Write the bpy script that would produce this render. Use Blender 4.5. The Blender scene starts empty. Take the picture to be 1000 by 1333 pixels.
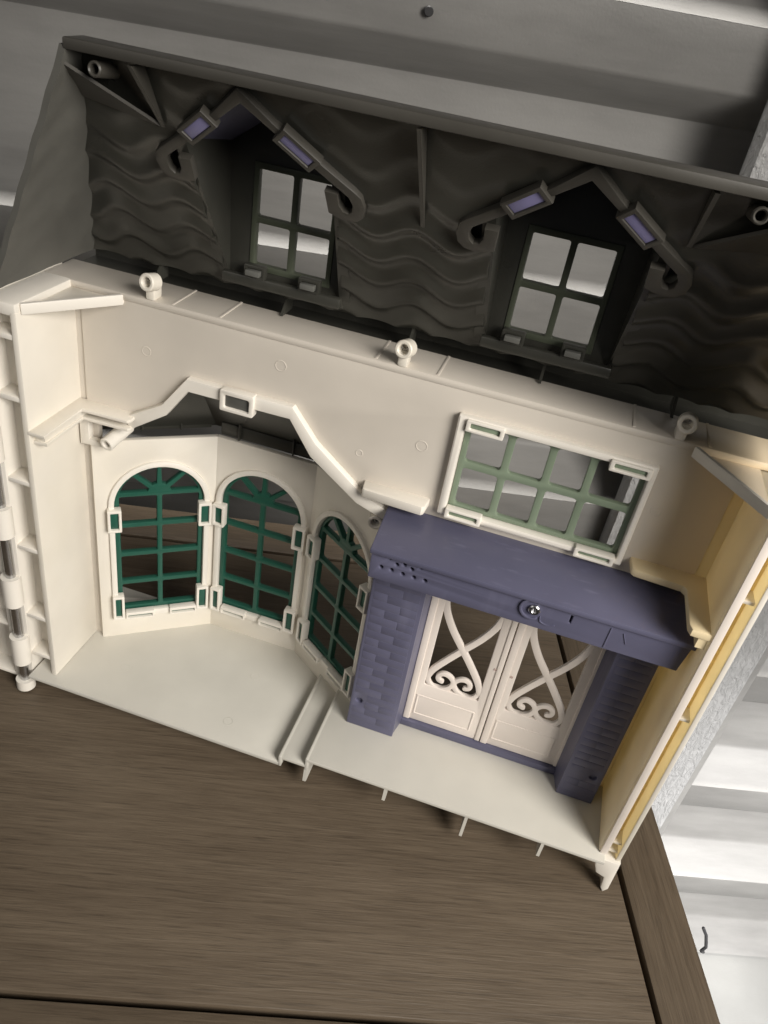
import bpy, bmesh, math, random
from mathutils import Matrix, Vector
random.seed(7)
S = 0.4                                   # all lengths below are in house widths; one house width is 0.4 m
sc = bpy.context.scene
COL = sc.collection

# ------------------------------------------------------------------ camera
cam_d = bpy.data.cameras.new('camera'); cam = bpy.data.objects.new('camera', cam_d); COL.objects.link(cam)
Rr = (0.94907515, 0.27594931, 0.15201428); Rd = (0.27883067, -0.51110128, -0.81303686); Rf = (-0.14666226, 0.81401933, -0.56201665)
cam.matrix_world = Matrix(((Rr[0], -Rd[0], -Rf[0], .704 * S), (Rr[1], -Rd[1], -Rf[1], -1.002 * S), (Rr[2], -Rd[2], -Rf[2], 1.162 * S), (0, 0, 0, 1)))
cam_d.sensor_fit = 'VERTICAL'; cam_d.sensor_height = 24; cam_d.lens = 18.646
cam_d.clip_start = 0.01; cam_d.clip_end = 50
sc.camera = cam
# ------------------------------------------------------------------ light
sc.view_settings.view_transform = 'Standard'; sc.view_settings.look = 'None'
sc.view_settings.exposure = .15; sc.view_settings.gamma = 1
w = bpy.data.worlds.new('World'); sc.world = w; w.use_nodes = True
bg = w.node_tree.nodes['Background']; bg.inputs[0].default_value = (.95, .97, 1, 1); bg.inputs[1].default_value = .045

def area(name, loc, aim, size, power, col):
    l = bpy.data.lights.new(name, 'AREA'); l.shape = 'DISK'; l.size = size * S; l.energy = power; l.color = col
    o = bpy.data.objects.new(name, l); COL.objects.link(o)
    o.location = Vector(loc) * S
    d = Vector(aim) - Vector(loc)
    o.rotation_euler = d.to_track_quat('-Z', 'Y').to_euler()
    return o
area('window_light', (3.0, -1.85, 2.05), (.5, -.1, .2), 2.0, 4.8, (1, .95, .88))
area('fill_light', (-1.3, -2.1, 1.9), (.5, 0, .3), 1.8, 1.3, (1, .94, .86))
p_ = area('low_siding_fill', (3.3, -.45, .7), (2.2, .7, -1.3), .7, 5.5, (1, .98, .96)); p_.data.spread = math.radians(62)  # unseen lamp added to brighten the lower siding at right
_u = Vector((math.cos(math.radians(16.2)), math.sin(math.radians(16.2)), 0)); _v = Vector((-_u.y, _u.x, 0))
c_ = area('siding_wash_light', _u * .3 + _v * .525 + Vector((0, 0, 3.2)), _u * .3 + _v * .665 + Vector((0, 0, .6)), 1.0, 1.25, (1, .96, .90))
c_.data.shape = 'RECTANGLE'; c_.data.size = 4.2 * S; c_.data.size_y = .15 * S          # long unseen strip, added to bring out the siding bands from above
_z = (c_.location - (_u * .3 + _v * .665 + Vector((0, 0, .6))) * S).normalized(); _y = _z.cross(_u).normalized(); _x = _y.cross(_z)
c_.rotation_euler = Matrix((_x, _y, _z)).transposed().to_euler()
bpy.data.lights['window_light'].spread = math.radians(70); c_.data.spread = math.radians(14)

# ------------------------------------------------------------------ materials
def mat(name, rgb, rough=.45, var=.06, bump=.05, bscale=900, spec=.4, metal=0, vscale=14, stain_or_bounce=None):
    m = bpy.data.materials.new(name); m.use_nodes = True
    nt = m.node_tree; N = nt.nodes; L = nt.links
    b = N['Principled BSDF']; b.inputs['Roughness'].default_value = rough; b.inputs['Metallic'].default_value = metal
    b.inputs['Specular IOR Level'].default_value = spec
    tc = N.new('ShaderNodeTexCoord')
    nz = N.new('ShaderNodeTexNoise'); nz.inputs['Scale'].default_value = vscale / S; nz.inputs['Detail'].default_value = 4
    L.new(tc.outputs['Object'], nz.inputs['Vector'])
    rp = N.new('ShaderNodeMapRange'); rp.inputs[1].default_value = .3; rp.inputs[2].default_value = .7
    rp.inputs[3].default_value = 1 - var; rp.inputs[4].default_value = 1 + var
    L.new(nz.outputs[0], rp.inputs[0])
    mx = N.new('ShaderNodeVectorMath'); mx.operation = 'SCALE'; mx.inputs[0].default_value = rgb
    L.new(rp.outputs[0], mx.inputs['Scale'])
    out = mx.outputs[0]
    if stain_or_bounce:
        out = stain_or_bounce(N, L, tc, out)
    L.new(out, b.inputs['Base Color'])
    n2 = N.new('ShaderNodeTexNoise'); n2.inputs['Scale'].default_value = bscale; n2.inputs['Detail'].default_value = 3
    L.new(tc.outputs['Object'], n2.inputs['Vector'])
    bp = N.new('ShaderNodeBump'); bp.inputs['Strength'].default_value = bump; bp.inputs['Distance'].default_value = .0006
    L.new(n2.outputs[0], bp.inputs['Height']); L.new(bp.outputs[0], b.inputs['Normal'])
    r2 = N.new('ShaderNodeMapRange'); r2.inputs[3].default_value = rough - .08; r2.inputs[4].default_value = rough + .1
    L.new(nz.outputs[0], r2.inputs[0]); L.new(r2.outputs[0], b.inputs['Roughness'])
    return m

def painted_bounce(N, L, tc, col):            # yellow bounce from the right side wall, painted into the wall colour
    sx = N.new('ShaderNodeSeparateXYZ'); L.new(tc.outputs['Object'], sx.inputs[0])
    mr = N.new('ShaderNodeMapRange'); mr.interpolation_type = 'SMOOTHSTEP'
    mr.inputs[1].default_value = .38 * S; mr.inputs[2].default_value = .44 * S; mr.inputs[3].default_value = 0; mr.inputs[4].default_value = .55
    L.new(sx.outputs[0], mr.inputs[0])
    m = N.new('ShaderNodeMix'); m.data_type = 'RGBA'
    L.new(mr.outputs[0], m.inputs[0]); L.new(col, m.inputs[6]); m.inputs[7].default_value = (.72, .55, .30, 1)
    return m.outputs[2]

def aging(N, L, tc, col):                 # patchy yellowing of old plastic
    nz = N.new('ShaderNodeTexNoise'); nz.inputs['Scale'].default_value = 7; nz.inputs['Detail'].default_value = 4; nz.inputs['Roughness'].default_value = .6
    L.new(tc.outputs['Object'], nz.inputs['Vector'])
    mr = N.new('ShaderNodeMapRange'); mr.inputs[1].default_value = .45; mr.inputs[2].default_value = .75; mr.inputs[4].default_value = .45
    L.new(nz.outputs[0], mr.inputs[0])
    m = N.new('ShaderNodeMix'); m.data_type = 'RGBA'
    L.new(mr.outputs[0], m.inputs[0]); L.new(col, m.inputs[6]); m.inputs[7].default_value = (.72, .65, .50, 1)
    return m.outputs[2]

def scuffs(N, L, tc, col):                # pale rub marks on the coloured plastic
    mp = N.new('ShaderNodeMapping'); mp.inputs['Scale'].default_value = (60, 250, 14); mp.inputs['Rotation'].default_value = (.2, .5, .3)
    L.new(tc.outputs['Object'], mp.inputs[0])
    nz = N.new('ShaderNodeTexNoise'); nz.inputs['Scale'].default_value = 1; nz.inputs['Detail'].default_value = 5
    L.new(mp.outputs[0], nz.inputs['Vector'])
    mr = N.new('ShaderNodeMapRange'); mr.inputs[1].default_value = .58; mr.inputs[2].default_value = .78; mr.inputs[4].default_value = .22
    L.new(nz.outputs[0], mr.inputs[0])
    m = N.new('ShaderNodeMix'); m.data_type = 'RGBA'
    L.new(mr.outputs[0], m.inputs[0]); L.new(col, m.inputs[6]); m.inputs[7].default_value = (.3, .3, .42, 1)
    return m.outputs[2]

def streaks(N, L, tc, col):               # weathered, slightly streaky paint
    mp = N.new('ShaderNodeMapping'); mp.inputs['Scale'].default_value = (5, 26, 26)
    L.new(tc.outputs['Object'], mp.inputs[0])
    nz = N.new('ShaderNodeTexNoise'); nz.inputs['Scale'].default_value = 1; nz.inputs['Detail'].default_value = 6; nz.inputs['Roughness'].default_value = .65
    L.new(mp.outputs[0], nz.inputs['Vector'])
    mr = N.new('ShaderNodeMapRange'); mr.inputs[1].default_value = .3; mr.inputs[2].default_value = .7; mr.inputs[3].default_value = .84; mr.inputs[4].default_value = 1.12
    L.new(nz.outputs[0], mr.inputs[0])
    v = N.new('ShaderNodeVectorMath'); v.operation = 'SCALE'; L.new(col, v.inputs[0]); L.new(mr.outputs[0], v.inputs['Scale'])
    return v.outputs[0]
CREAM = mat('cream_plastic', (.765, .722, .645), .36, .05, vscale=9, stain_or_bounce=aging)
WALLM = mat('cream_wall_plastic', (.63, .582, .515), .38, .05, vscale=8, stain_or_bounce=painted_bounce)
FLOORM = mat('cream_floor_plastic', (.60, .582, .528), .36, .06, vscale=8)
YELLOW = mat('yellowed_plastic', (.93, .83, .58), .42, .04)
def translucent(m, k):
    nt = m.node_tree; N = nt.nodes; L = nt.links; B = N['Principled BSDF']; O = N['Material Output']
    t = N.new('ShaderNodeBsdfTranslucent'); mx = N.new('ShaderNodeMixShader'); mx.inputs[0].default_value = k
    src = B.inputs['Base Color'].links[0].from_socket; L.new(src, t.inputs[0])
    L.new(B.outputs[0], mx.inputs[1]); L.new(t.outputs[0], mx.inputs[2]); L.new(mx.outputs[0], O.inputs[0]); return m
translucent(YELLOW, .65)
YELLOWISH = translucent(mat('pale_yellowed_plastic', (.90, .85, .72), .42, .04), .45)
WHITE = mat('white_plastic', (.80, .76, .69), .38, .02)
DOORM = mat('door_plastic', (.78, .71, .65), .4, .03)
PURPLE = mat('purple_plastic', (.108, .108, .168), .36, .06, stain_or_bounce=scuffs)
LILAC = mat('lilac_plastic', (.25, .235, .43), .4, .05)
GREEN = mat('green_plastic', (.015, .085, .058), .35, .06)
SAGE = mat('sage_plastic', (.20, .25, .18), .4, .06)
OLIVE = mat('olive_plastic', (.075, .085, .06), .4, .06)
ROOFM = mat('roof_plastic', (.042, .0415, .035), .30, .14, bump=.1, spec=.55)
ROOFRIM = mat('roof_rim_plastic', (.06, .056, .048), .42, .08)
ROOFEND = mat('roof_end_plastic', (.105, .103, .092), .5, .12)
STEEL = mat('steel', (.55, .55, .56), .25, .1, metal=1)
DARK = mat('dark_iron', (.03, .03, .032), .5, .1)
SIDING = mat('painted_siding', (.235, .231, .223), .5, .05, bump=.22, bscale=420, vscale=5, stain_or_bounce=streaks)
CONC = mat('pale_concrete', (.30, .30, .29), .8, .08, bump=.4, bscale=200, vscale=4)

def stucco():
    m = mat('stucco', (.42, .42, .42), .7, .05)
    nt = m.node_tree; N = nt.nodes; L = nt.links
    tc = N.new('ShaderNodeTexCoord')
    a = N.new('ShaderNodeTexNoise'); a.inputs['Scale'].default_value = 120; a.inputs['Detail'].default_value = 6; a.inputs['Roughness'].default_value = .65; a.inputs['Distortion'].default_value = .8
    mp = N.new('ShaderNodeMapping'); mp.inputs['Scale'].default_value = (1.6, 1, .55)
    L.new(tc.outputs['Object'], mp.inputs[0]); L.new(mp.outputs[0], a.inputs['Vector'])
    rp = N.new('ShaderNodeValToRGB'); rp.color_ramp.elements[0].position = .42; rp.color_ramp.elements[1].position = .62
    L.new(a.outputs[0], rp.inputs[0])
    b = N.new('ShaderNodeBump'); b.inputs['Strength'].default_value = .55; b.inputs['Distance'].default_value = .0030
    L.new(rp.outputs[0], b.inputs['Height'])
    L.new(b.outputs[0], N['Principled BSDF'].inputs['Normal'])
    return m
STUCCO = stucco()

def wood(name, along):                    # weathered brown timber, grain along local axis 0 or 1
    m = bpy.data.materials.new(name); m.use_nodes = True
    nt = m.node_tree; N = nt.nodes; L = nt.links; B = N['Principled BSDF']
    tc = N.new('ShaderNodeTexCoord'); mp = N.new('ShaderNodeMapping')
    L.new(tc.outputs['Object'], mp.inputs[0])
    s = [1, 1, 1]; s[along] = .05
    mp.inputs['Scale'].default_value = s
    n0 = N.new('ShaderNodeTexNoise'); n0.inputs['Scale'].default_value = 26; n0.inputs['Detail'].default_value = 6; n0.inputs['Roughness'].default_value = .6; n0.inputs['Distortion'].default_value = .5
    n1 = N.new('ShaderNodeTexNoise'); n1.inputs['Scale'].default_value = 500; n1.inputs['Detail'].default_value = 6; n1.inputs['Roughness'].default_value = .68
    n2 = N.new('ShaderNodeTexNoise'); n2.inputs['Scale'].default_value = 6; n2.inputs['Detail'].default_value = 3
    for n in (n0, n1): L.new(mp.outputs[0], n.inputs['Vector'])
    L.new(tc.outputs['Object'], n2.inputs['Vector'])
    ad = N.new('ShaderNodeMath'); ad.operation = 'MULTIPLY_ADD'; ad.inputs[1].default_value = .55
    L.new(n1.outputs[0], ad.inputs[0]); 
    a2 = N.new('ShaderNodeMath'); a2.operation = 'MULTIPLY'; a2.inputs[1].default_value = .45; L.new(n0.outputs[0], a2.inputs[0]); L.new(a2.outputs[0], ad.inputs[2])
    a3 = N.new('ShaderNodeMath'); a3.operation = 'MULTIPLY_ADD'; a3.inputs[1].default_value = .34; L.new(n2.outputs[0], a3.inputs[0]); L.new(ad.outputs[0], a3.inputs[2])
    cr = N.new('ShaderNodeValToRGB'); L.new(a3.outputs[0], cr.inputs[0])
    e = cr.color_ramp.elements; e[0].position = .42; e[0].color = (.054, .039, .026, 1); e[1].position = .86; e[1].color = (.152, .118, .083, 1)
    k = e.new(.60); k.color = (.096, .072, .049, 1)
    L.new(cr.outputs[0], B.inputs['Base Color'])
    # fine pores
    mp2 = N.new('ShaderNodeMapping'); s2 = [1, 1, 1]; s2[along] = .045; mp2.inputs['Scale'].default_value = s2
    L.new(tc.outputs['Object'], mp2.inputs[0])
    n3 = N.new('ShaderNodeTexNoise'); n3.inputs['Scale'].default_value = 800; n3.inputs['Detail'].default_value = 4
    L.new(mp2.outputs[0], n3.inputs['Vector'])
    bm_ = N.new('ShaderNodeMath'); bm_.operation = 'ADD'; L.new(n3.outputs[0], bm_.inputs[0]); L.new(n1.outputs[0], bm_.inputs[1])
    bp = N.new('ShaderNodeBump'); bp.inputs['Strength'].default_value = .35; bp.inputs['Distance'].default_value = .0008
    L.new(bm_.outputs[0], bp.inputs['Height']); L.new(bp.outputs[0], B.inputs['Normal'])
    # dark open pores along the grain
    pr = N.new('ShaderNodeMapRange'); pr.inputs[1].default_value = .56; pr.inputs[2].default_value = .70; pr.inputs[3].default_value = 1; pr.inputs[4].default_value = .72
    L.new(n3.outputs[0], pr.inputs[0])
    vm = N.new('ShaderNodeVectorMath'); vm.operation = 'SCALE'; L.new(cr.outputs[0], vm.inputs[0]); L.new(pr.outputs[0], vm.inputs['Scale']); L.new(vm.outputs[0], B.inputs['Base Color'])
    B.inputs['Roughness'].default_value = .5; B.inputs['Specular IOR Level'].default_value = .35
    return m
WOODU = wood('brown_timber', 0); WOODV = wood('brown_timber_cross', 1)

# ------------------------------------------------------------------ mesh helpers
def frame(o, e1, e2):                     # local (a, b, c) -> world; c points along e1 x e2
    e1 = Vector(e1).normalized(); e2 = Vector(e2).normalized(); n = e1.cross(e2)
    return Matrix(((e1.x, e2.x, n.x, o[0]), (e1.y, e2.y, n.y, o[1]), (e1.z, e2.z, n.z, o[2]), (0, 0, 0, 1)))
FRONT = lambda y: frame((0, y, 0), (1, 0, 0), (0, 0, 1))      # (x, z) plates facing the viewer
FLAT = lambda z: frame((0, 0, z), (1, 0, 0), (0, 1, 0))       # (x, y) plates facing up
SIDE = lambda x: frame((x, 0, 0), (0, 1, 0), (0, 0, 1))       # (y, z) plates facing +x

class MB:
    def __init__(s): s.bm = bmesh.new()
    def add(s, me, M=None):
        b2 = bmesh.new(); b2.from_mesh(me)
        if M: b2.transform(M)
        t = bpy.data.meshes.new('t'); b2.to_mesh(t); b2.free(); s.bm.from_mesh(t); bpy.data.meshes.remove(t)
    def plate(s, loops, t, M, bev=.0012):
        """2-D loops (outer first, then holes) as a plate whose front lies at c = 0 and back at c = -t"""
        cu = bpy.data.curves.new('c', 'CURVE'); cu.dimensions = '2D'; cu.fill_mode = 'BOTH'
        bev = min(bev, t * .45)
        cu.extrude = t / 2 - bev; cu.bevel_depth = bev; cu.bevel_resolution = 1; cu.offset = -bev
        for lp in loops:
            sp = cu.splines.new('POLY'); sp.points.add(len(lp) - 1); sp.use_cyclic_u = True
            for p, q in zip(sp.points, lp): p.co = (q[0], q[1], 0, 1)
        ob = bpy.data.objects.new('c', cu); COL.objects.link(ob)
        dg = bpy.context.evaluated_depsgraph_get(); dg.update()
        me = bpy.data.meshes.new_from_object(ob.evaluated_get(dg))
        s.add(me, M @ Matrix.Translation((0, 0, -t / 2)))
        bpy.data.objects.remove(ob); bpy.data.curves.remove(cu); bpy.data.meshes.remove(me)
        return s
    def box(s, x0, x1, y0, y1, z0, z1, bev=.0015, M=None):
        b = bmesh.new(); bmesh.ops.create_cube(b, size=1)
        b.transform(Matrix.Translation(((x0 + x1) / 2, (y0 + y1) / 2, (z0 + z1) / 2)) @ Matrix.Diagonal((x1 - x0, y1 - y0, z1 - z0, 1)))
        if bev:
            bev = min(bev, .4 * min(x1 - x0, y1 - y0, z1 - z0))
            bmesh.ops.bevel(b, geom=b.edges[:], offset=bev, segments=2, profile=.5, affect='EDGES')
        if M: b.transform(M)
        t = bpy.data.meshes.new('t'); b.to_mesh(t); b.free(); s.bm.from_mesh(t); bpy.data.meshes.remove(t); return s
    def hexa(s, a, b):                    # two quads of corners, joined
        va = [s.bm.verts.new(p) for p in a]; vb = [s.bm.verts.new(p) for p in b]; n = len(va)
        s.bm.faces.new(va[::-1]); s.bm.faces.new(vb)
        for i in range(n): s.bm.faces.new((va[i], va[(i + 1) % n], vb[(i + 1) % n], vb[i]))
        bmesh.ops.recalc_face_normals(s.bm, faces=s.bm.faces[:]); return s
    def tube(s, p0, p1, r, ri=0, n=24, lip=.0015):
        """solid cylinder, or a ring with a blind hole of radius ri open at p0"""
        p0 = Vector(p0); p1 = Vector(p1); d = p1 - p0; Ln = d.length
        q = d.to_track_quat('Z', 'Y').to_matrix().to_4x4(); M = Matrix.Translation(p0) @ q
        prof = [(r, Ln), (r, lip), (r - lip, 0)]
        if ri: prof += [(ri + lip, 0), (ri, lip), (ri, Ln * .75), (0, Ln * .75)]
        else: prof += [(0, 0)]
        prof = [(0, Ln)] + prof
        rings = []
        for rr, z in prof:
            if rr == 0: rings.append([s.bm.verts.new(M @ Vector((0, 0, z)))])
            else: rings.append([s.bm.verts.new(M @ Vector((rr * math.cos(2 * math.pi * i / n), rr * math.sin(2 * math.pi * i / n), z))) for i in range(n)])
        fs = []
        for a, b in zip(rings, rings[1:]):
            for i in range(n):
                j = (i + 1) % n
                if len(a) == 1: fs.append(s.bm.faces.new((a[0], b[j], b[i])))
                elif len(b) == 1: fs.append(s.bm.faces.new((a[i], a[j], b[0])))
                else: fs.append(s.bm.faces.new((a[i], a[j], b[j], b[i])))
        bmesh.ops.recalc_face_normals(s.bm, faces=fs); return s
    def build(s, name, m, parent=None, local=False, smooth=True):
        me = bpy.data.meshes.new(name); bmesh.ops.remove_doubles(s.bm, verts=s.bm.verts[:], dist=1e-6)
        M = Matrix.Scale(S, 4)
        if parent is not None and not local:
            t = parent
            while t.parent: t = t.parent
            M = Matrix.Translation(-t.location) @ M
        s.bm.transform(M); s.bm.to_mesh(me); s.bm.free()
        if smooth:
            me.polygons.foreach_set('use_smooth', [True] * len(me.polygons)); me.set_sharp_from_angle(angle=math.radians(38))
        me.materials.append(m)
        o = bpy.data.objects.new(name, me); COL.objects.link(o)
        if parent is not None: o.parent = parent
        return o

def smoothline(pts, n=6):
    P = [Vector(p) for p in pts]; out = []
    for i in range(len(P) - 1):
        a = P[max(i - 1, 0)]; b = P[i]; c = P[i + 1]; d = P[min(i + 2, len(P) - 1)]
        for k in range(n):
            t = k / n
            out.append(.5 * ((2 * b) + (c - a) * t + (2 * a - 5 * b + 4 * c - d) * t * t + (3 * b - a - 3 * c + d) * t ** 3))
    out.append(P[-1]); return out
def stroke(pts, wd, n=6, cap=True):
    P = smoothline(pts, n) if n > 1 else [Vector(p) for p in pts]
    Lf, Rt = [], []
    for i, p in enumerate(P):
        a = P[max(i - 1, 0)]; b = P[min(i + 1, len(P) - 1)]; 
        if 0 < i < len(P) - 1:
            d1 = (p - a).normalized(); d2 = (b - p).normalized(); d = (d1 + d2).normalized(); k = 1 / max(.5, d.dot(d1))
        else: d = (b - a).normalized(); k = 1
        nn = Vector((-d.y, d.x)) * wd / 2 * k
        Lf.append(p + nn); Rt.append(p - nn)
    endc = []; stc = []
    if cap:
        d = (P[-1] - P[-2]).normalized(); nn = Vector((-d.y, d.x))
        endc = [P[-1] + (nn * math.cos(a) + d * math.sin(a)) * wd / 2 for a in (math.pi * .2, math.pi * .4, math.pi * .6, math.pi * .8)]
        d = (P[0] - P[1]).normalized(); nn = Vector((-d.y, d.x))
        stc = [P[0] + (nn * math.cos(a) + d * math.sin(a)) * wd / 2 for a in (math.pi * .2, math.pi * .4, math.pi * .6, math.pi * .8)]
    return [tuple(v) for v in Lf + endc + Rt[::-1] + stc]
def rect(x0, x1, z0, z1, r=0, n=4):
    if r == 0: return [(x0, z0), (x1, z0), (x1, z1), (x0, z1)]
    out = []
    for cx, cz, a0 in ((x1 - r, z0 + r, -90), (x1 - r, z1 - r, 0), (x0 + r, z1 - r, 90), (x0 + r, z0 + r, 180)):
        for i in range(n + 1):
            a = math.radians(a0 + 90 * i / n); out.append((cx + r * math.cos(a), cz + r * math.sin(a)))
    return out
def circ(x, z, r, n=16): return [(x + r * math.cos(2 * math.pi * i / n), z + r * math.sin(2 * math.pi * i / n)) for i in range(n)]
def arch(c, hw, z0, zs, n=24):
    return [(c - hw, z0), (c + hw, z0)] + [(c + hw * math.cos(math.pi * i / n), zs + hw * math.sin(math.pi * i / n)) for i in range(n + 1)]

def thing(name, label, cat, loc, rz=0):
    o = bpy.data.objects.new(name, None); COL.objects.link(o); o.location = Vector(loc) * S; o.rotation_euler = (0, 0, rz)
    o.empty_display_size = .02; o['label'] = label; o['category'] = cat; return o

# ------------------------------------------------------------------ the ground and what stands on it
YAW = math.radians(16.2)
g = MB().box(-8, 8, -8, 8, -2.2, -2.15, 0).build('ground', CONC); g['kind'] = 'structure'

# siding wall behind: long planks with a proud strip, a sloped upper edge and a recessed face
wall = thing('siding_wall', 'pale grey siding wall of wide horizontal planks behind the wooden table', 'wall', (0, 0, 0), YAW)
PER = .55; V0 = .60
plank0 = None
for k in range(-2, 6):
    b = .62 - PER * k
    if plank0 is None:
        m = MB()
        prof = [(V0, 0), (V0 + .016, .012), (V0 + .108, .088), (V0 + .116, .10), (V0 + .116, .365), (V0 + .11, .372), (V0 + .006, .43), (V0, .44), (V0, PER - .0006), (V0 + .15, PER - .0006), (V0 + .15, 0)]
        m.hexa([(-1.6, p[0], p[1]) for p in prof], [(4.2, p[0], p[1]) for p in prof])
        plank0 = m.build('siding_plank', SIDING, wall, local=True); o = plank0
    else:
        o = plank0.copy(); COL.objects.link(o); o.parent = wall
    o.location = (0, 0, b * S)
MB().box(-1.6, 4.2, V0 + .15, V0 + .19, -2.15, 2.2, 0).build('backing_board', SIDING, wall, local=True)
m = MB().tube((.49, V0 - .012, 1.10), (.49, V0 + .004, 1.10), .009)
m.build('nail', DARK, wall, local=True)
m = MB()
hk = [(2.21, V0 - .02, -1.90), (2.235, V0 - .03, -1.94), (2.255, V0 - .03, -1.99), (2.27, V0 - .03, -2.03), (2.262, V0 - .03, -2.065), (2.285, V0 - .02, -2.09)]
for a, c in zip(hk, hk[1:]): m.tube(a, c, .0068, n=10)
m.build('hook', DARK, wall, local=True)

post = thing('stucco_post', 'grey stucco covered post at right, between the toy house and siding', 'post', (0, 0, -2.15), YAW)
MB().box(1.172, 1.755, .53, .585, 0, 4.4, .004).build('post_core', STUCCO, post, local=True)
MB().hexa([(1.7545, .534, 0.002), (1.797, .56, 0.002), (1.797, .584, 0.002), (1.7545, .584, 0.002)], [(1.7545, .534, 4.39), (1.797, .56, 4.39), (1.797, .584, 4.39), (1.7545, .584, 4.39)]).build('corner_trim', SIDING, post, local=True)

# ------------------------------------------------------------------ the table
TZ = -.052
table = thing('wooden_table', 'brown wood grain table with framed boards under the toy house', 'table', (0, 0, -2.15), YAW)
H = TZ + 2.15
def board(x0, x1, y0, y1, m): return MB().box(x0, x1, y0, y1, H - .05, H, .003).build('board', m, table, local=True)
board(-.95, .990, -.639, .379, WOODU)
board(.999, 1.093, -.76, .508, WOODV)
board(-.95, .990, -.76, -.648, WOODU)
board(-.95, .990, .388, .508, WOODU)
MB().box(-.93, 1.06, -.73, .48, H - .075, H - .05, 0).build('sub_top', WOODU, table, local=True)
MB().box(-.9, 1.03, -.70, -.66, H - .25, H - .075, .003).build('apron', WOODU, table, local=True)
MB().box(-.9, 1.03, .41, .45, H - .25, H - .075, .003).build('apron', WOODU, table, local=True)
for x in (-.9, .95):
    for y in (-.72, .38):
        MB().box(x, x + .09, y, y + .09, 0, H - .0751, .004).build('leg', WOODU, table, local=True)

# ------------------------------------------------------------------ the toy house
house = thing('toy_house', 'open cream plastic toy house with grey roof and purple porch on the table', 'toy house', (.5, 0, -.052))
def P(mb, name, m, parent=house, label=None):
    o = mb.build(name, m, parent)
    if label: o['label'] = label
    return o

# floor in two levels with a step between
fl = MB()
fl.plate([[(-.045, -.147), (.449, -.147), (.449, .14), (-.045, .14)]], .009, FLAT(0), .002)
fl.box(.4465, .4525, -.147, .10, -.0088, .0165, .0012)
fl.plate([[(.4500, -.1465), (.4975, -.1465), (.4975, .07), (.4500, .07)]], .007, FLAT(.0162), .0015)
fl.box(.4945, .5005, -.1468, .06, .004, .0332, .0012)
fl.plate([[(.4960, -.147), (1.012, -.147), (1.012, .06), (.4960, .06)]], .008, FLAT(.033), .0018)
FL = P(fl, 'floor', FLOORM)
for x, zb in ((.497, -.034), (.640, -.012), (.782, -.034), (.912, -.016)):
    m = MB(); m.hexa([(x - .0026, -.1455, .0245), (x - .0026, -.1455, zb + .006), (x - .0026, -.139, zb), (x - .0026, .02, zb + .004), (x - .0026, .02, .0245)],
                     [(x + .0026, -.1455, .0245), (x + .0026, -.1455, zb + .006), (x + .0026, -.139, zb), (x + .0026, .02, zb + .004), (x + .0026, .02, .0245)])
    P(m, 'floor_rib', FLOORM, FL)

# back wall of the room with the cut-out over the bay and the window opening
fw = MB()
outl = [(.012, .0), (.019, .0), (.019, .487), (.096, .495), (.158, .539), (.194, .590), (.36, .592), (.398, .539), (.480, .492), (.545, .466), (.545, .034), (.628, .034), (.628, .43), (.914, .43), (.914, .034), (.984, .034), (.984, .702), (.012, .702)]
fw.plate([outl, rect(.616, .873, .512, .659)], .012, FRONT(0))
fw.box(-.004, .03, .003, .0118, 0, .70, 0); fw.box(.0185, .0235, -.004, .016, 0, .446, .0005)
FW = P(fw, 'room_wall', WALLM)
P(MB().box(.976, 1.012, .003, .0118, .034, .70, 0), 'corner_strip', YELLOW, FW)
led = MB()
led.box(-.05, 1.05, -.002, .078, .701, .713, .004)
led.box(-.05, 1.05, .068, .078, .66, .70, 0)
for x in (.16, .235, .47, .56, .83, .93): led.box(x, x + .004, .002, .075, .7125, .7140, .0006)
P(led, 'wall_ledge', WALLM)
# lip following the cut-out
out = [(.085, .513), (.151, .553), (.193, .609), (.363, .611), (.405, .561), (.484, .500), (.530, .480)]
inn = [(.096, .493), (.159, .537), (.195, .588), (.36, .590), (.398, .537), (.480, .479), (.530, .462)]
P(MB().plate([inn + out[::-1]], .016, FRONT(-.012), .002), 'wall_lip', WHITE, FW)
P(MB().plate([rect(.250, .304, .577, .612, .003), rect(.257, .297, .583, .604, .003)], .016, FRONT(-.018), .0015), 'clip_frame', WHITE, FW)
P(MB().box(.257, .297, -.013, .002, .583, .604, .0015), 'clip_tab', mat('dark_grey_plastic', (.09, .09, .082), .4), FW)
# frame of the slot at the left end of the bay
P(MB().plate([[(.004, .440), (.05, .444), (.05, .452), (.020, .452), (.020, .486), (.09, .490), (.09, .497), (.004, .497)]], .012, FRONT(-.012), .001), 'slot_frame', WHITE, FW)

# upper window
W = MB().plate([rect(.604, .881, .503, .670, .002), rect(.6155, .8725, .5125, .6595, .002)], .018, FRONT(-.011), .0025)
WT = P(W, 'window_trim', WHITE, FW)
holes = []
xs = [.617, .683, .7425, .799, .8725]; zs_ = [.5125, .589, .6595]
for i in range(4):
    for j in range(2):
        a = xs[i] + (.0055 if i else .008); b = xs[i + 1] - (.0055 if i < 3 else .008); c = zs_[j] + (.0055 if j else .008); d = zs_[j + 1] - (.0055 if j == 0 else .006)
        holes.append(rect(a, b, c, d, .005, 3))
L24 = P(MB().plate([rect(.6165, .8718, .5132, .6588)] + holes, .010, FRONT(.001), .0014), 'window_bars', SAGE, FW)
for x0, x1, z0, z1 in ((.617, .671, .650, .668), (.818, .874, .650, .667), (.616, .671, .502, .519), (.812, .870, .500, .516)):
    P(MB().plate([rect(x0, x1, z0, z1, .002), rect(x0 + .006, x1 - .006, z0 + .0045, z1 - .0045, .0018)], .014, FRONT(-.016), .0014), 'clip_frame', WHITE, FW)
    P(MB().box(x0 + .0062, x1 - .0062, -.012, -.002, z0 + .0047, z1 - .0047, .0015), 'clip_tab', SAGE, FW)

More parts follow.
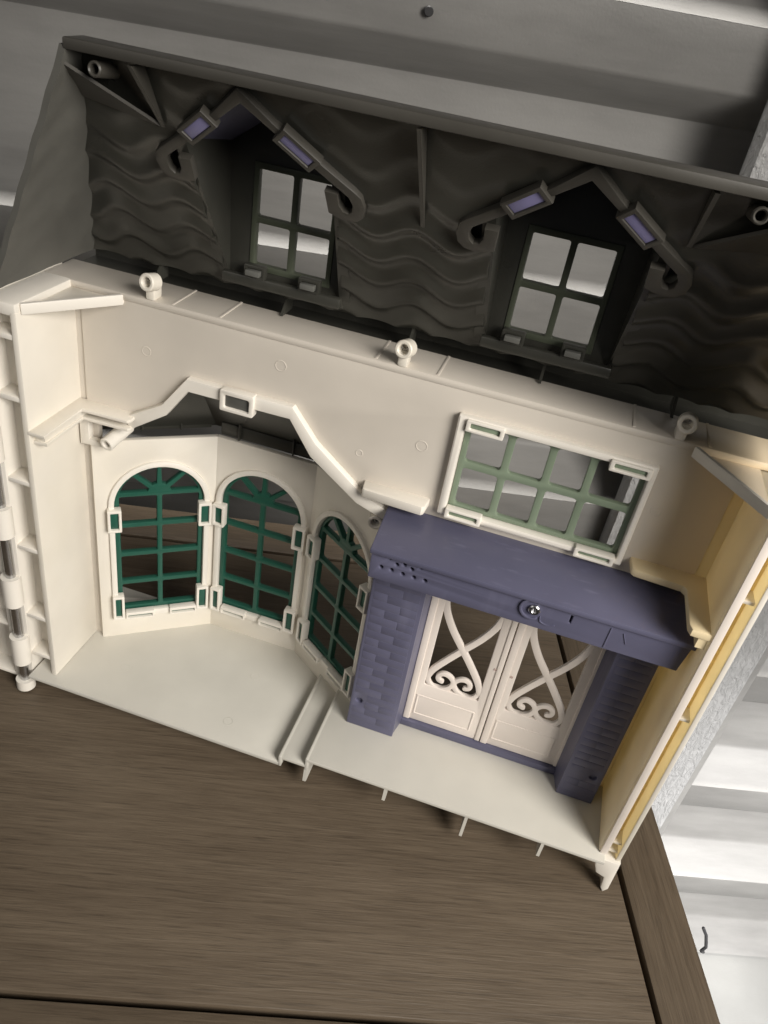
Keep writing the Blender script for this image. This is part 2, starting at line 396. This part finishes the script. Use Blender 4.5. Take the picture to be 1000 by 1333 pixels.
for x, z, r in ((.335, .665, .009), (.56, .60, .009), (.12, .63, .008), (.90, .60, .008), (.47, .56, .006)):
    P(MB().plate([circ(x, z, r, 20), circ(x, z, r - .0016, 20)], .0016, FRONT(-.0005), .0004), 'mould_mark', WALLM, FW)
for x, y in ((.10, -.06), (.33, .02), (.33, -.10)):
    P(MB().plate([circ(x, y, .009, 20), circ(x, y, .0076, 20)], .0012, FLAT(.0003), .0002), 'mould_mark', FLOORM, FL)
# ledges (cornices) in the room
c1 = MB()
c1.plate([[(-.001, -.130), (.026, -.130), (.024, -.031), (.10, -.028), (.104, -.023), (.104, .001), (-.001, .001)]], .006, FLAT(.518), .0015)
c1.plate([[(-.001, -.122), (.022, -.120), (.020, -.024), (.096, -.021), (.100, -.017), (.100, .001), (-.001, .001)]], .006, FLAT(.499), .0015)
c1.box(-.001, .018, -.118, -.001, .494, .516, 0); 
P(c1, 'cornice', CREAM)
c2 = MB().plate([[(.485, .001), (.489, -.024), (.493, -.027), (.583, -.030), (.587, -.026), (.589, .001)]], .016, FLAT(.518), .003)
P(c2, 'cornice', CREAM)
c3 = MB().plate([[(.892, .001), (.895, -.028), (.900, -.032), (.966, -.036), (.971, -.042), (.972, -.118), (.976, -.128), (1.001, -.129), (1.001, .001)]], .012, FLAT(.518), .0025)
c3.box(.988, 1.001, -.126, -.002, .49, .508, 0)
P(c3, 'cornice', mat('part_yellowed_plastic', (.78, .65, .42), .42, .04))

# side walls: inner skin, ribbed channel along the open edge, outer skin
lw = MB().box(-.010, 0, -.129, .012, .0005, .70, .002)
LW = P(lw, 'side_wall', CREAM)
ch = MB()
ch.box(-.062, -.049, -.130, .05, -.03, .7155, .002)
ch.box(-.050, -.009, -.095, -.09, -.008, .70, 0)
ch.box(-.052, -.001, -.1285, .045, .694, .7125, .003)
P(ch, 'outer_skin', WHITE, LW)
for z in (.662, .565, .418, .284, .132, .039):
    P(MB().box(-.0495, -.0085, -.1275, -.092, z - .004, z + .004, .0012), 'channel_rib', WHITE, LW)
rw = MB().box(1.0, 1.014, -.129, .012, .0335, .70, .003)
RW = P(rw, 'side_wall', YELLOWISH, label='yellowed side wall')
oc = MB().box(1.0295, 1.037, -.131, .05, .012, .713, .002)
oc.box(1.013, 1.031, -.10, -.094, .018, .70, 0)
oc.box(1.013, 1.034, -.126, .045, .685, .699, .002)
P(oc, 'outer_skin', YELLOW, RW)
P(MB().box(1.003, 1.0142, -.1315, -.129, .0335, .70, .001), 'edge_strip', DOORM, RW)
P(MB().box(1.0303, 1.0374, -.1335, -.1305, .012, .713, .001), 'edge_strip', CREAM, RW)
for z in (.062, .040, .36, .58): P(MB().box(1.0135, 1.0305, -.126, -.098, z - .0025, z + .0025, .0008), 'channel_rib', CREAM, RW)
# leg under the right corner
lg = MB().plate([[(1.000, .030), (1.002, .010), (1.009, -.008), (1.024, -.014), (1.027, -.042), (1.033, -.052), (1.040, -.040), (1.0385, .030)]], .022, FRONT(-.140), .003)
P(lg, 'corner_leg', WHITE)
# triangular corner gussets at the wall top
def gusset(sx, x0, m):
    a = [(x0, 0), (x0 + sx * .086, 0), (x0, -.118)]
    if sx < 0: a = a[::-1]
    g_ = MB().plate([a], .006, FLAT(.702), .001)
    r_ = MB().plate([stroke([(x0 + sx * .086, -.004), (x0 + sx * .001, -.118)], .006, 1, False)], .016, FLAT(.712), .0015)
    g = P(g_, 'corner_gusset', m); P(r_, 'gusset_rim', WHITE if sx > 0 else CREAM, g)
gusset(1, -.001, CREAM); gusset(-1, 1.001, mat('dull_cream_plastic', (.62, .53, .40), .45, .04))
# screw bosses
for x, y, z in ((.128, -.012, .742), (.5105, -.012, .742), (.8915, -.012, .741)):
    b = MB().tube((x, y, z), (x + .003, y + .020, z - .004), .0128, .0070)
    b.box(x - .007, x + .007, y + .010, y + .034, .712, .736, .003)
    P(b, 'screw_boss', CREAM)
    P(MB().tube((x, y + .012, z), (x, y + .02, z), .0065, .003), 'screw', STEEL)
P(MB().tube((.060, -.026, .4605), (.066, .03, .470), .0120, .006), 'screw_boss', WHITE)
P(MB().tube((.515, -.012, .453), (.515, .02, .456), .013, .007), 'screw_boss', CREAM)
P(MB().tube((.515, -.004, .453), (.515, .006, .453), .0062, .0025), 'screw', STEEL)

# bay: three wall panels with arched windows
def bay_panel(a, b, c):
    a = Vector((a[0], a[1], 0)); b = Vector((b[0], b[1], 0)); d = (b - a); Ln = d.length
    M = frame(a, d, (0, 0, 1)); off = lambda k: M @ Matrix.Translation((0, 0, k))
    p = P(MB().plate([rect(-.002, Ln + .002, -.004, .444), arch(c, .079, .060, .312)], .010, M, .0012), 'bay_panel', CREAM)
    P(MB().plate([arch(c, .0885, .049, .312), arch(c, .0785, .062, .312)], .012, off(.006), .002), 'arch_trim', WHITE, p)
    g = MB(); hw = .0782; zs = .312
    zr = [.131, .198, .264]; bw = .0046
    hl = []
    lev = [.0645] + zr + [.331]
    for i in range(4):
        lo = lev[i] + (bw if i else .0075); hi = lev[i + 1] - bw
        hi = min(hi, .3265)
        hl.append(rect(c - hw + .009, c - bw, lo, hi, .003, 3)); hl.append(rect(c + bw, c + hw - .009, lo, hi, .003, 3))
    # fan lights above the hub
    R = hw - .006; hz = .331
    for a0, a1 in ((0, 43), (43, 90), (90, 137), (137, 180)):
        g0 = math.radians(a0); g1 = math.radians(a1); pts = []
        r0 = .021; s0 = bw / r0
        A0 = g0 + s0; A1 = g1 - s0
        for k in range(3): t = A0 + (A1 - A0) * k / 2; pts.append((c + r0 * math.cos(t), hz + r0 * math.sin(t)))
        out = []
        for k in range(9):
            # outer arc of the arch seen from the hub
            u = k / 8; t0 = g0 + bw / .07; t1 = g1 - bw / .07; t = t0 + (t1 - t0) * u
            cx, cz = math.cos(t), math.sin(t); dz = hz - zs
            q = -dz * cz + math.sqrt(max(0, R * R - dz * dz * cx * cx))
            out.append((c + q * cx, hz + q * cz))
        hl.append(pts[::-1] + out)
    P(MB().plate([arch(c, hw, .0625, zs)] + hl, .011, off(-.003), .0015), 'window_bars', GREEN, p)
    for x0, x1, z0, z1 in ((c - .091, c - .067, .262, .309), (c + .067, c + .091, .262, .312), (c - .089, c - .068, .052, .109), (c + .067, c + .090, .055, .112)):
        P(MB().plate([rect(x0, x1, z0, z1, .002), rect(x0 + .005, x1 - .005, z0 + .0055, z1 - .0055, .0015)], .016, off(.014), .0015), 'clip_frame', WHITE, p)
        P(MB().box(x0 + .0052, x1 - .0052, z0 + .0057, z1 - .0057, .0, .009, .0012, M=M), 'clip_tab', GREEN, p)
    for x0, x1 in ((c - .066, c - .014), (c + .016, c + .067)):
        P(MB().plate([rect(x0, x1, .0505, .066, .0015), rect(x0 + .003, x1 - .003, .0525, .0595, .0012)], .014, off(.013), .0012), 'clip_frame', WHITE, p)
        P(MB().box(x0 + .0032, x1 - .0032, .0527, .0593, .0, .007, .001, M=M), 'clip_tab', GREEN, p)
    return p
BA, BB, BC, BD = (.021, -.006), (.188, .116), (.374, .116), (.542, -.006)
bay_panel(BA, BB, .108); bay_panel(BB, BC, .0915); bay_panel(BC, BD, .1035)
# outer plinth of the bay, pale, glimpsed through the panes
P(MB().plate([[(.0, .012), (.185, .128), (.385, .128), (.55, .012), (.56, .045), (.40, .135), (.15, .135), (-.01, .075)]], .01, FLAT(.03), .002), 'bay_plinth', WHITE)
# bay roof, dark, seen from inside through the cut-out
br = MB()
apL, apR = (.185, .013, .625), (.372, .013, .625)
e = [(-.005, .013, .450), (.172, .142, .450), (.390, .142, .450), (.56, .013, .450)]
def thick(mb, q, t=.008):
    n = (Vector(q[1]) - Vector(q[0])).cross(Vector(q[2]) - Vector(q[0])).normalized() * t
    mb.hexa([tuple(Vector(v)) for v in q], [tuple(Vector(v) + n) for v in q])
thick(br, [(-.005, .013, .505), apL, e[1], e[0]]); thick(br, [apL, apR, e[2], e[1]]); thick(br, [apR, (.56, .013, .47), e[3], e[2]])
br.box(.19, .375, .124, .136, .446, .470, .002); 
for x in (.225, .325): br.box(x, x + .003, .118, .14, .446, .478, .0008)
M1 = frame((.02, .015, 0), (.167, .121, 0), (0, 0, 1))
br.box(.03, .19, .446, .470, -.022, -.012, .002, M=M1)
for x in (.07, .135): br.box(x, x + .003, .446, .476, -.022, -.008, .0008, M=M1)
P(br, 'bay_roof', ROOFM)

# ------------------------------------------------------------------ purple porch
PB = MB()
PB.plate([[(.533, -.038), (.6195, -.038), (.6285, .006), (.533, .006)]], .385, FLAT(.418), .002)
PB.plate([[(.9195, -.038), (.982, -.038), (.982, .006), (.9095, .006)]], .385, FLAT(.418), .002)
PB.plate([rect(.615, .925, .0335, .0475)], .02, FRONT(-.008), .002)                       # threshold
PORCH = P(PB, 'porch', PURPLE)
def pillar(x0, x1, hx):
    P(MB().plate([rect(x0, x1, .0335, .416, .002), circ(hx, .098, .0062, 14)], .010, FRONT(-.043), .002), 'pillar', PURPLE, PORCH)
    # bricks, each its own piece, laid in half bond
    rows = 20; pitch = .0166; z0 = .050
    for k in range(rows):
        z = z0 + k * pitch
        js = [x0 + .029, x0 + .0765] if k % 2 else [x0 + .0045 + .0, x0 + .0525]
        e0, e1 = x0 + .005, x1 - .006
        cuts = [e0] + [j for j in js if e0 + .008 < j < e1 - .006] + [e1]
        for a, b in zip(cuts, cuts[1:]):
            if a < hx + .010 and b > hx - .010 and abs(z + pitch / 2 - .098) < .016: 
                if b > hx + .02: a = hx + .011
                else: continue
            MBk = MB().box(a + .0007, b - .0007, -.0433 - random.random() * .0001, -.0425, z + .0004, z + pitch - .0004, .0004)
            P(MBk, 'brick', PURPLE, PORCH)
pillar(.5335, .6205, .549); pillar(.9195, .9825, .9665)
lt = MB()
hs = [(.552, .444), (.568, .444), (.585, .443), (.602, .443), (.619, .443), (.574, .4565), (.585, .460), (.597, .456), (.562, .464), (.609, .4635)]
lt.plate([[(.5345, .4195), (.990, .4195), (.9965, .470), (.5345, .470)]] + [circ(a, b, .0032, 10) for a, b in hs] + [rect(.8295, .8325, .446, .460)], .010, FRONT(-.100), .002)
lt.box(.5345, .5405, -.098, 0, .4200, .474, .001); lt.box(.985, .991, -.098, -.002, .4200, .474, .001)
lt.box(.5400, .9855, -.0985, -.03, .4195, .4245, .0008)
P(lt, 'lintel', PURPLE, PORCH)
cn = MB().hexa([(.5325, -.1055, .4665), (.9995, -.1055, .4665), (.9995, -.1055, .4755), (.5325, -.1055, .4755)], [(.5295, -.001, .478), (.980, -.001, .478), (.980, -.001, .491), (.5295, -.001, .491)])
bmesh.ops.bevel(cn.bm, geom=cn.bm.edges[:], offset=.002, segments=2, profile=.5, affect='EDGES')
P(cn, 'canopy', PURPLE, PORCH)
m = MB()                                                                                  # crescent seat round the screw
ring = []
for i in range(15): a = math.radians(60 + 240 * i / 14); ring.append((.776 + .0165 * math.cos(a), .452 + .0165 * math.sin(a)))
m.plate([stroke(ring, .004, 1)], .005, FRONT(-.1035), .0012)
P(m, 'screw_seat', PURPLE, PORCH)
m = MB().tube((.779, -.1045, .452), (.779, -.099, .452), .0085, .0028, 18)
P(m, 'screw', STEEL, PORCH)
m = MB().plate([stroke([(.790, .442), (.792, .434), (.802, .431), (.812, .434)], .0022, 3)], .003, FRONT(-.1015), .0008)
m.plate([stroke([(.886, .424), (.887, .459)], .002, 1)], .0025, FRONT(-.1012), .0006)
m.plate([stroke([(.905, .456), (.912, .440)], .0015, 1)], .0025, FRONT(-.1011), .0006)
P(m, 'mould_line', PURPLE, PORCH)

# ------------------------------------------------------------------ double doors
SA = [(-.058, .405), (-.055, .37), (-.048, .335), (-.040, .308), (-.024, .277), (0, .242), (.021, .211), (.040, .180), (.047, .160)]
SC = [(-.021, .158), (-.027, .161), (-.0285, .168), (-.024, .175), (-.016, .177), (-.007, .173), (-.001, .164), (-.003, .153), (-.011, .144), (-.024, .1385), (-.037, .142), (-.0445, .153), (-.0465, .170)]
mir = lambda L: [(-x, z) for x, z in L]
def door(c):
    M = frame((c, 0, 0), (1, 0, 0), (0, 0, 1)); off = lambda k: M @ Matrix.Translation((0, 0, k))
    d = P(MB().plate([rect(-.0718, .0718, .0485, .43), rect(-.0485, .0485, .142, .412, .002)], .011, M, .0015), 'door', DOORM)
    s = MB()
    for i, L in enumerate((SA, mir(SA), SC, mir(SC))): s.plate([stroke(L, .0114 if i < 2 else .0086)], .0075 - i * .0003, off(-.0006 - i * .0003), .0011)
    P(s, 'scrollwork', DOORM, d)
    P(MB().plate([rect(-.0565, .0500, .064, .114, .001), rect(-.0530, .0465, .0675, .1105, .001)], .0035, off(.0012), .0012), 'panel_moulding', DOORM, d)
    e_ = MB().plate([rect(-.0718, -.0600, .0490, .425)], .006, off(.0035), .0025); e_.plate([rect(.0625, .0716, .0490, .425)], .006, off(.0025), .0022)
    P(e_, 'stile_bead', DOORM, d)
    P(MB().tube((c + (.060 if c < .77 else -.0555), -.0012, .226 if c < .77 else .221), (c + (.060 if c < .77 else -.0555), .002, .226 if c < .77 else .221), .0026, .0012, 10, .0005), 'knob', mat('pinkish_plastic', (.45, .34, .30), .5), d)
    return d
door(.6990); door(.8440)

# ------------------------------------------------------------------ roof, seen from inside
KS = .67; Y0 = .09; Z0 = .72; LK = math.sqrt(1 + KS * KS)
SLM = frame((0, Y0, Z0), (1, 0, 0), (0, -KS, 1))          # (x, t) on the slope; t = (z - .72) * LK
T = lambda z: (z - Z0) * LK
def xl(z): return -.012 + .43 * (z - .74)
def inpoly(x, y, P_):
    c = False; j = len(P_) - 1
    for i in range(len(P_)):
        if (P_[i][1] > y) != (P_[j][1] > y) and x < (P_[j][0] - P_[i][0]) * (y - P_[i][1]) / (P_[j][1] - P_[i][1]) + P_[i][0]: c = not c
        j = i
    return c
DORM = (.305, .6925)
opening = lambda c: [(c - .088, T(.752)), (c + .088, T(.752)), (c + .096, T(.932)), (c + .104, T(.908)), (c + .122, T(.908)), (c + .124, T(.929)), (c, T(1.0195)), (c - .124, T(.929)), (c - .122, T(.908)), (c - .104, T(.908)), (c - .096, T(.932))]
ops = [opening(c) for c in DORM]
rm = MB(); step = .004; nx = int(1.06 / step); nt_ = int(T(1.036) / step)
def relief(x, t):
    tt = t + .0135 * math.sin(2 * math.pi * x / .108 + .6) + .003 * math.sin(2 * math.pi * x / .31 + t * 20)
    f = (tt / .049) % 1.0
    fade = min(1, max(.15, (T(.985) - t) / .10))
    g_ = 1 - f if f > .38 else .62 * (f / .38)
    return .0085 * g_ * g_ * (3 - 2 * g_) * fade
grid = {}
for i in range(nx + 1):
    for j in range(5, nt_ + 1):
        x = -.03 + i * step; t = j * step; z = Z0 + t / LK
        if x < xl(z) - .005 or x > 1 - xl(z) + .005: continue
        if any(inpoly(x, t, o_) for o_ in ops): continue
        grid[i, j] = rm.bm.verts.new(SLM @ Vector((x, t, relief(x, t) - .007)))
for (i, j), v in grid.items():
    q = [grid.get(k) for k in ((i, j), (i + 1, j), (i + 1, j + 1), (i, j + 1))]
    if all(q): rm.bm.faces.new(q)
bmesh.ops.recalc_face_normals(rm.bm, faces=rm.bm.faces[:])
bb = rm.bm
ex = bmesh.ops.solidify(bb, geom=bb.faces[:], thickness=.004)
ROOF = P(rm, 'roof', ROOFM)
for sgn in (1, -1):                       # sloping ends
    f = lambda x: x if sgn > 0 else 1 - x
    zs = [.735 + (1.036 - .735) * k / 24 for k in range(25)]
    m = MB(); vs = []
    for z in zs:
        ys = [-.147 + (Y0 - KS * (z - Z0) + .004 + .147) * u / 16 for u in range(17)]
        vs.append([m.bm.verts.new((f(xl(z) + .0018 * (.5 + .5 * math.sin(2 * math.pi * (z * 18 + .9 * math.sin(y * 22))))), y, z)) for y in ys])
    for a, b in zip(vs, vs[1:]):
        for k in range(16): m.bm.faces.new((a[k], a[k + 1], b[k + 1], b[k]))
    bmesh.ops.recalc_face_normals(m.bm, faces=m.bm.faces[:]); bmesh.ops.solidify(m.bm, geom=m.bm.faces[:], thickness=.008 * (-1 if sgn > 0 else -1))
    P(m, 'roof_end', ROOFEND, ROOF)
    m = MB().hexa([(f(.106), -.146, 1.021), (f(.186), -.073, .963), (f(.088), -.085, .98)], [(f(.106), -.146, 1.025), (f(.186), -.073, .967), (f(.088), -.085, .984)])
    P(m, 'roof_gusset', ROOFRIM, ROOF)
    m = MB().hexa([(f(.1875), -.1455, 1.031), (f(.1875), -.073, .963), (f(.1875), -.118, 1.031)], [(f(.1925), -.1455, 1.031), (f(.1925), -.073, .963), (f(.1925), -.118, 1.031)])
    P(m, 'roof_fin', ROOFRIM, ROOF)
    P(MB().tube((f(.145), -.142, 1.020), (f(.145), -.10, 1.016), .0085, .005), 'screw_boss', ROOFRIM, ROOF)
P(MB().hexa([(.5105, -.1455, 1.031), (.5105, -.033, .904), (.5105, -.118, 1.031)], [(.5150, -.1455, 1.031), (.5150, -.033, .904), (.5150, -.118, 1.031)]), 'roof_fin', ROOFRIM, ROOF)
P(MB().box(.112, .888, -.148, -.108, 1.034, 1.046, .002), 'roof_cap', ROOFRIM, ROOF)
bs = MB().box(-.05, 1.05, .079, .175, .69, .702, 0); bs.box(-.05, 1.05, .14, .15, .70, .735, 0)
for x in (.098, .305, .50, .695, .88): bs.hexa([(x, .06, .714), (x, .10, .714), (x, .10, .756)], [(x + .004, .06, .714), (x + .004, .10, .714), (x + .004, .10, .756)])
P(bs, 'roof_base', ROOFM, ROOF)

# dormers
YW = .068
def dormer(c):
    d = MB()
    # cheeks from slope to window wall, then the wall round the window
    for s in (-1, 1):
        a = [(c + s * .094, -.064, .958), (c + s * .085, .074, .745), (c + s * .085, YW + .03, .745), (c + s * .094, YW + .03, .958)]
        b = [(x + s * .016, y, z) for x, y, z in a]
        d.hexa(a, b)
    wc = c + (.006 if c < .5 else -.002)
    wall_o = [(c - .092, .745), (c + .092, .745), (c + .10, .93), (c, 1.004), (c - .10, .93)]
    d.plate([wall_o, rect(wc - .060, wc + .060, .772, .916)], .008, FRONT(YW), .001)
    D_ = P(d, 'dormer', ROOFM)
    hs = []
    for a0, a1 in ((wc - .0545, wc - .0045), (wc + .0045, wc + .0545)):
        for z0, z1 in ((.779, .8375), (.8465, .909)): hs.append(rect(a0, a1, z0, z1, .003, 3))
    P(MB().plate([rect(wc - .062, wc + .062, .770, .918)] + hs, .012, FRONT(YW - .002), .0014), 'window_bars', OLIVE, D_)
    sill = MB().box(c - .090, c + .092, .048, .060, .749, .765, .003)
    P(sill, 'sill', ROOFM, D_)
    for k in (-.045, .038):
        P(MB().plate([rect(wc + k - .016, wc + k + .016, .764, .783, .002), rect(wc + k - .011, wc + k + .011, .769, .778, .0015)], .012, FRONT(.046), .0014), 'clip_frame', ROOFM, D_)
        P(MB().box(wc + k - .0108, wc + k + .0108, .038, .048, .7695, .7775, .001), 'clip_tab', mat('grey_plastic', (.13, .13, .12), .4), D_)
    # purple roof lining
    r = MB()
    for s in (-1, 1):
        q = [(c, -.098, 1.020), (c + s * .130, -.035, .925), (c + s * .130, .11, .905), (c, .11, .996)]
        b = [(x + s * .002, y, z + .008) for x, y, z in q]
        r.hexa(q, b)
        d2 = MB().box(min(c + s * .094, c + s * .14), max(c + s * .094, c + s * .14), -.012, -.004, .885, .95, 0); d2.box(min(c + s * .094, c + s * .14), max(c + s * .094, c + s * .14), -.014, -.004, .880, .886, 0)
        P(d2, 'soffit', ROOFM, D_)
    P(r, 'roof_lining', PURPLE, D_)
    # raised rim with hooked eaves, lying on the slope
    o_ = [(-.0385, .9995), (-.1255, .9410), (-.1335, .9345), (-.1372, .9225), (-.1345, .9090), (-.1265, .9020), (-.1140, .8995), (-.1000, .9020), (-.0890, .9060), (-.0870, .9340)]
    i_ = [(-.1035, .9335), (-.1040, .9190), (-.1085, .9115), (-.1155, .9100), (-.1205, .9145), (-.1218, .9230), (-.1175, .9325), (-.0825, .9570)]
    left = o_ + i_                         # from beside the apex round the hook and back up
    poly = [(0, 1.0330)] + left + [(0, 1.0170)] + [(-x, z) for x, z in left[::-1]]
    sl = SLM @ Matrix.Translation((c, 0, .0070))
    P(MB().plate([[(x, T(z)) for x, z in poly]], .011, sl, .0012), 'rim', ROOFRIM, D_)
    for s in (-1, 1):
        p0 = Vector((0, T(1.0265))); p1 = Vector((s * .118, T(.938))); dr = (p1 - p0).normalized(); mid = p0 + dr * .083
        nn = Vector((-dr.y, dr.x))
        def R(h, w_): return [tuple(mid + dr * a + nn * b) for a, b in ((-h, -w_), (h, -w_), (h, w_), (-h, w_))]
        P(MB().plate([R(.027, .0125), R(.021, .0072)], .012, SLM @ Matrix.Translation((c, 0, .0125)), .0014), 'clip_frame', ROOFRIM, D_)
        P(MB().plate([R(.0208, .0070)], .008, SLM @ Matrix.Translation((c, 0, .0105)), .0014), 'clip_tab', LILAC, D_)
for c in DORM: dormer(c)

# ------------------------------------------------------------------ hinge and the other half at the left edge
hn = MB().tube((-.0635, -.135, -.046), (-.0635, -.135, .66), .0085)
HG = P(hn, 'hinge_pin', STEEL)
for z0, z1 in ((-.048, -.026), (.018, .083), (.158, .221), (.307, .366), (.452, .512)):
    P(MB().tube((-.0635, -.135, z0), (-.0635, -.135, z1), .0165), 'hinge_knuckle', WHITE, HG)
P(MB().tube((-.0635, -.135, -.052), (-.0635, -.135, -.045), .009), 'pin_cap', STEEL, HG)
oh = MB().box(-.42, -.079, -.10, -.094, -.03, .70, .001)
oh.box(-.089, -.079, -.130, -.09, -.03, .70, .002); oh.box(-.42, -.079, -.130, -.09, -.036, -.028, .002)
for z in (.09, .28, .47, .66): oh.box(-.42, -.085, -.127, -.094, z - .003, z + .003, .001)
P(oh, 'hinged_half', WHITE)
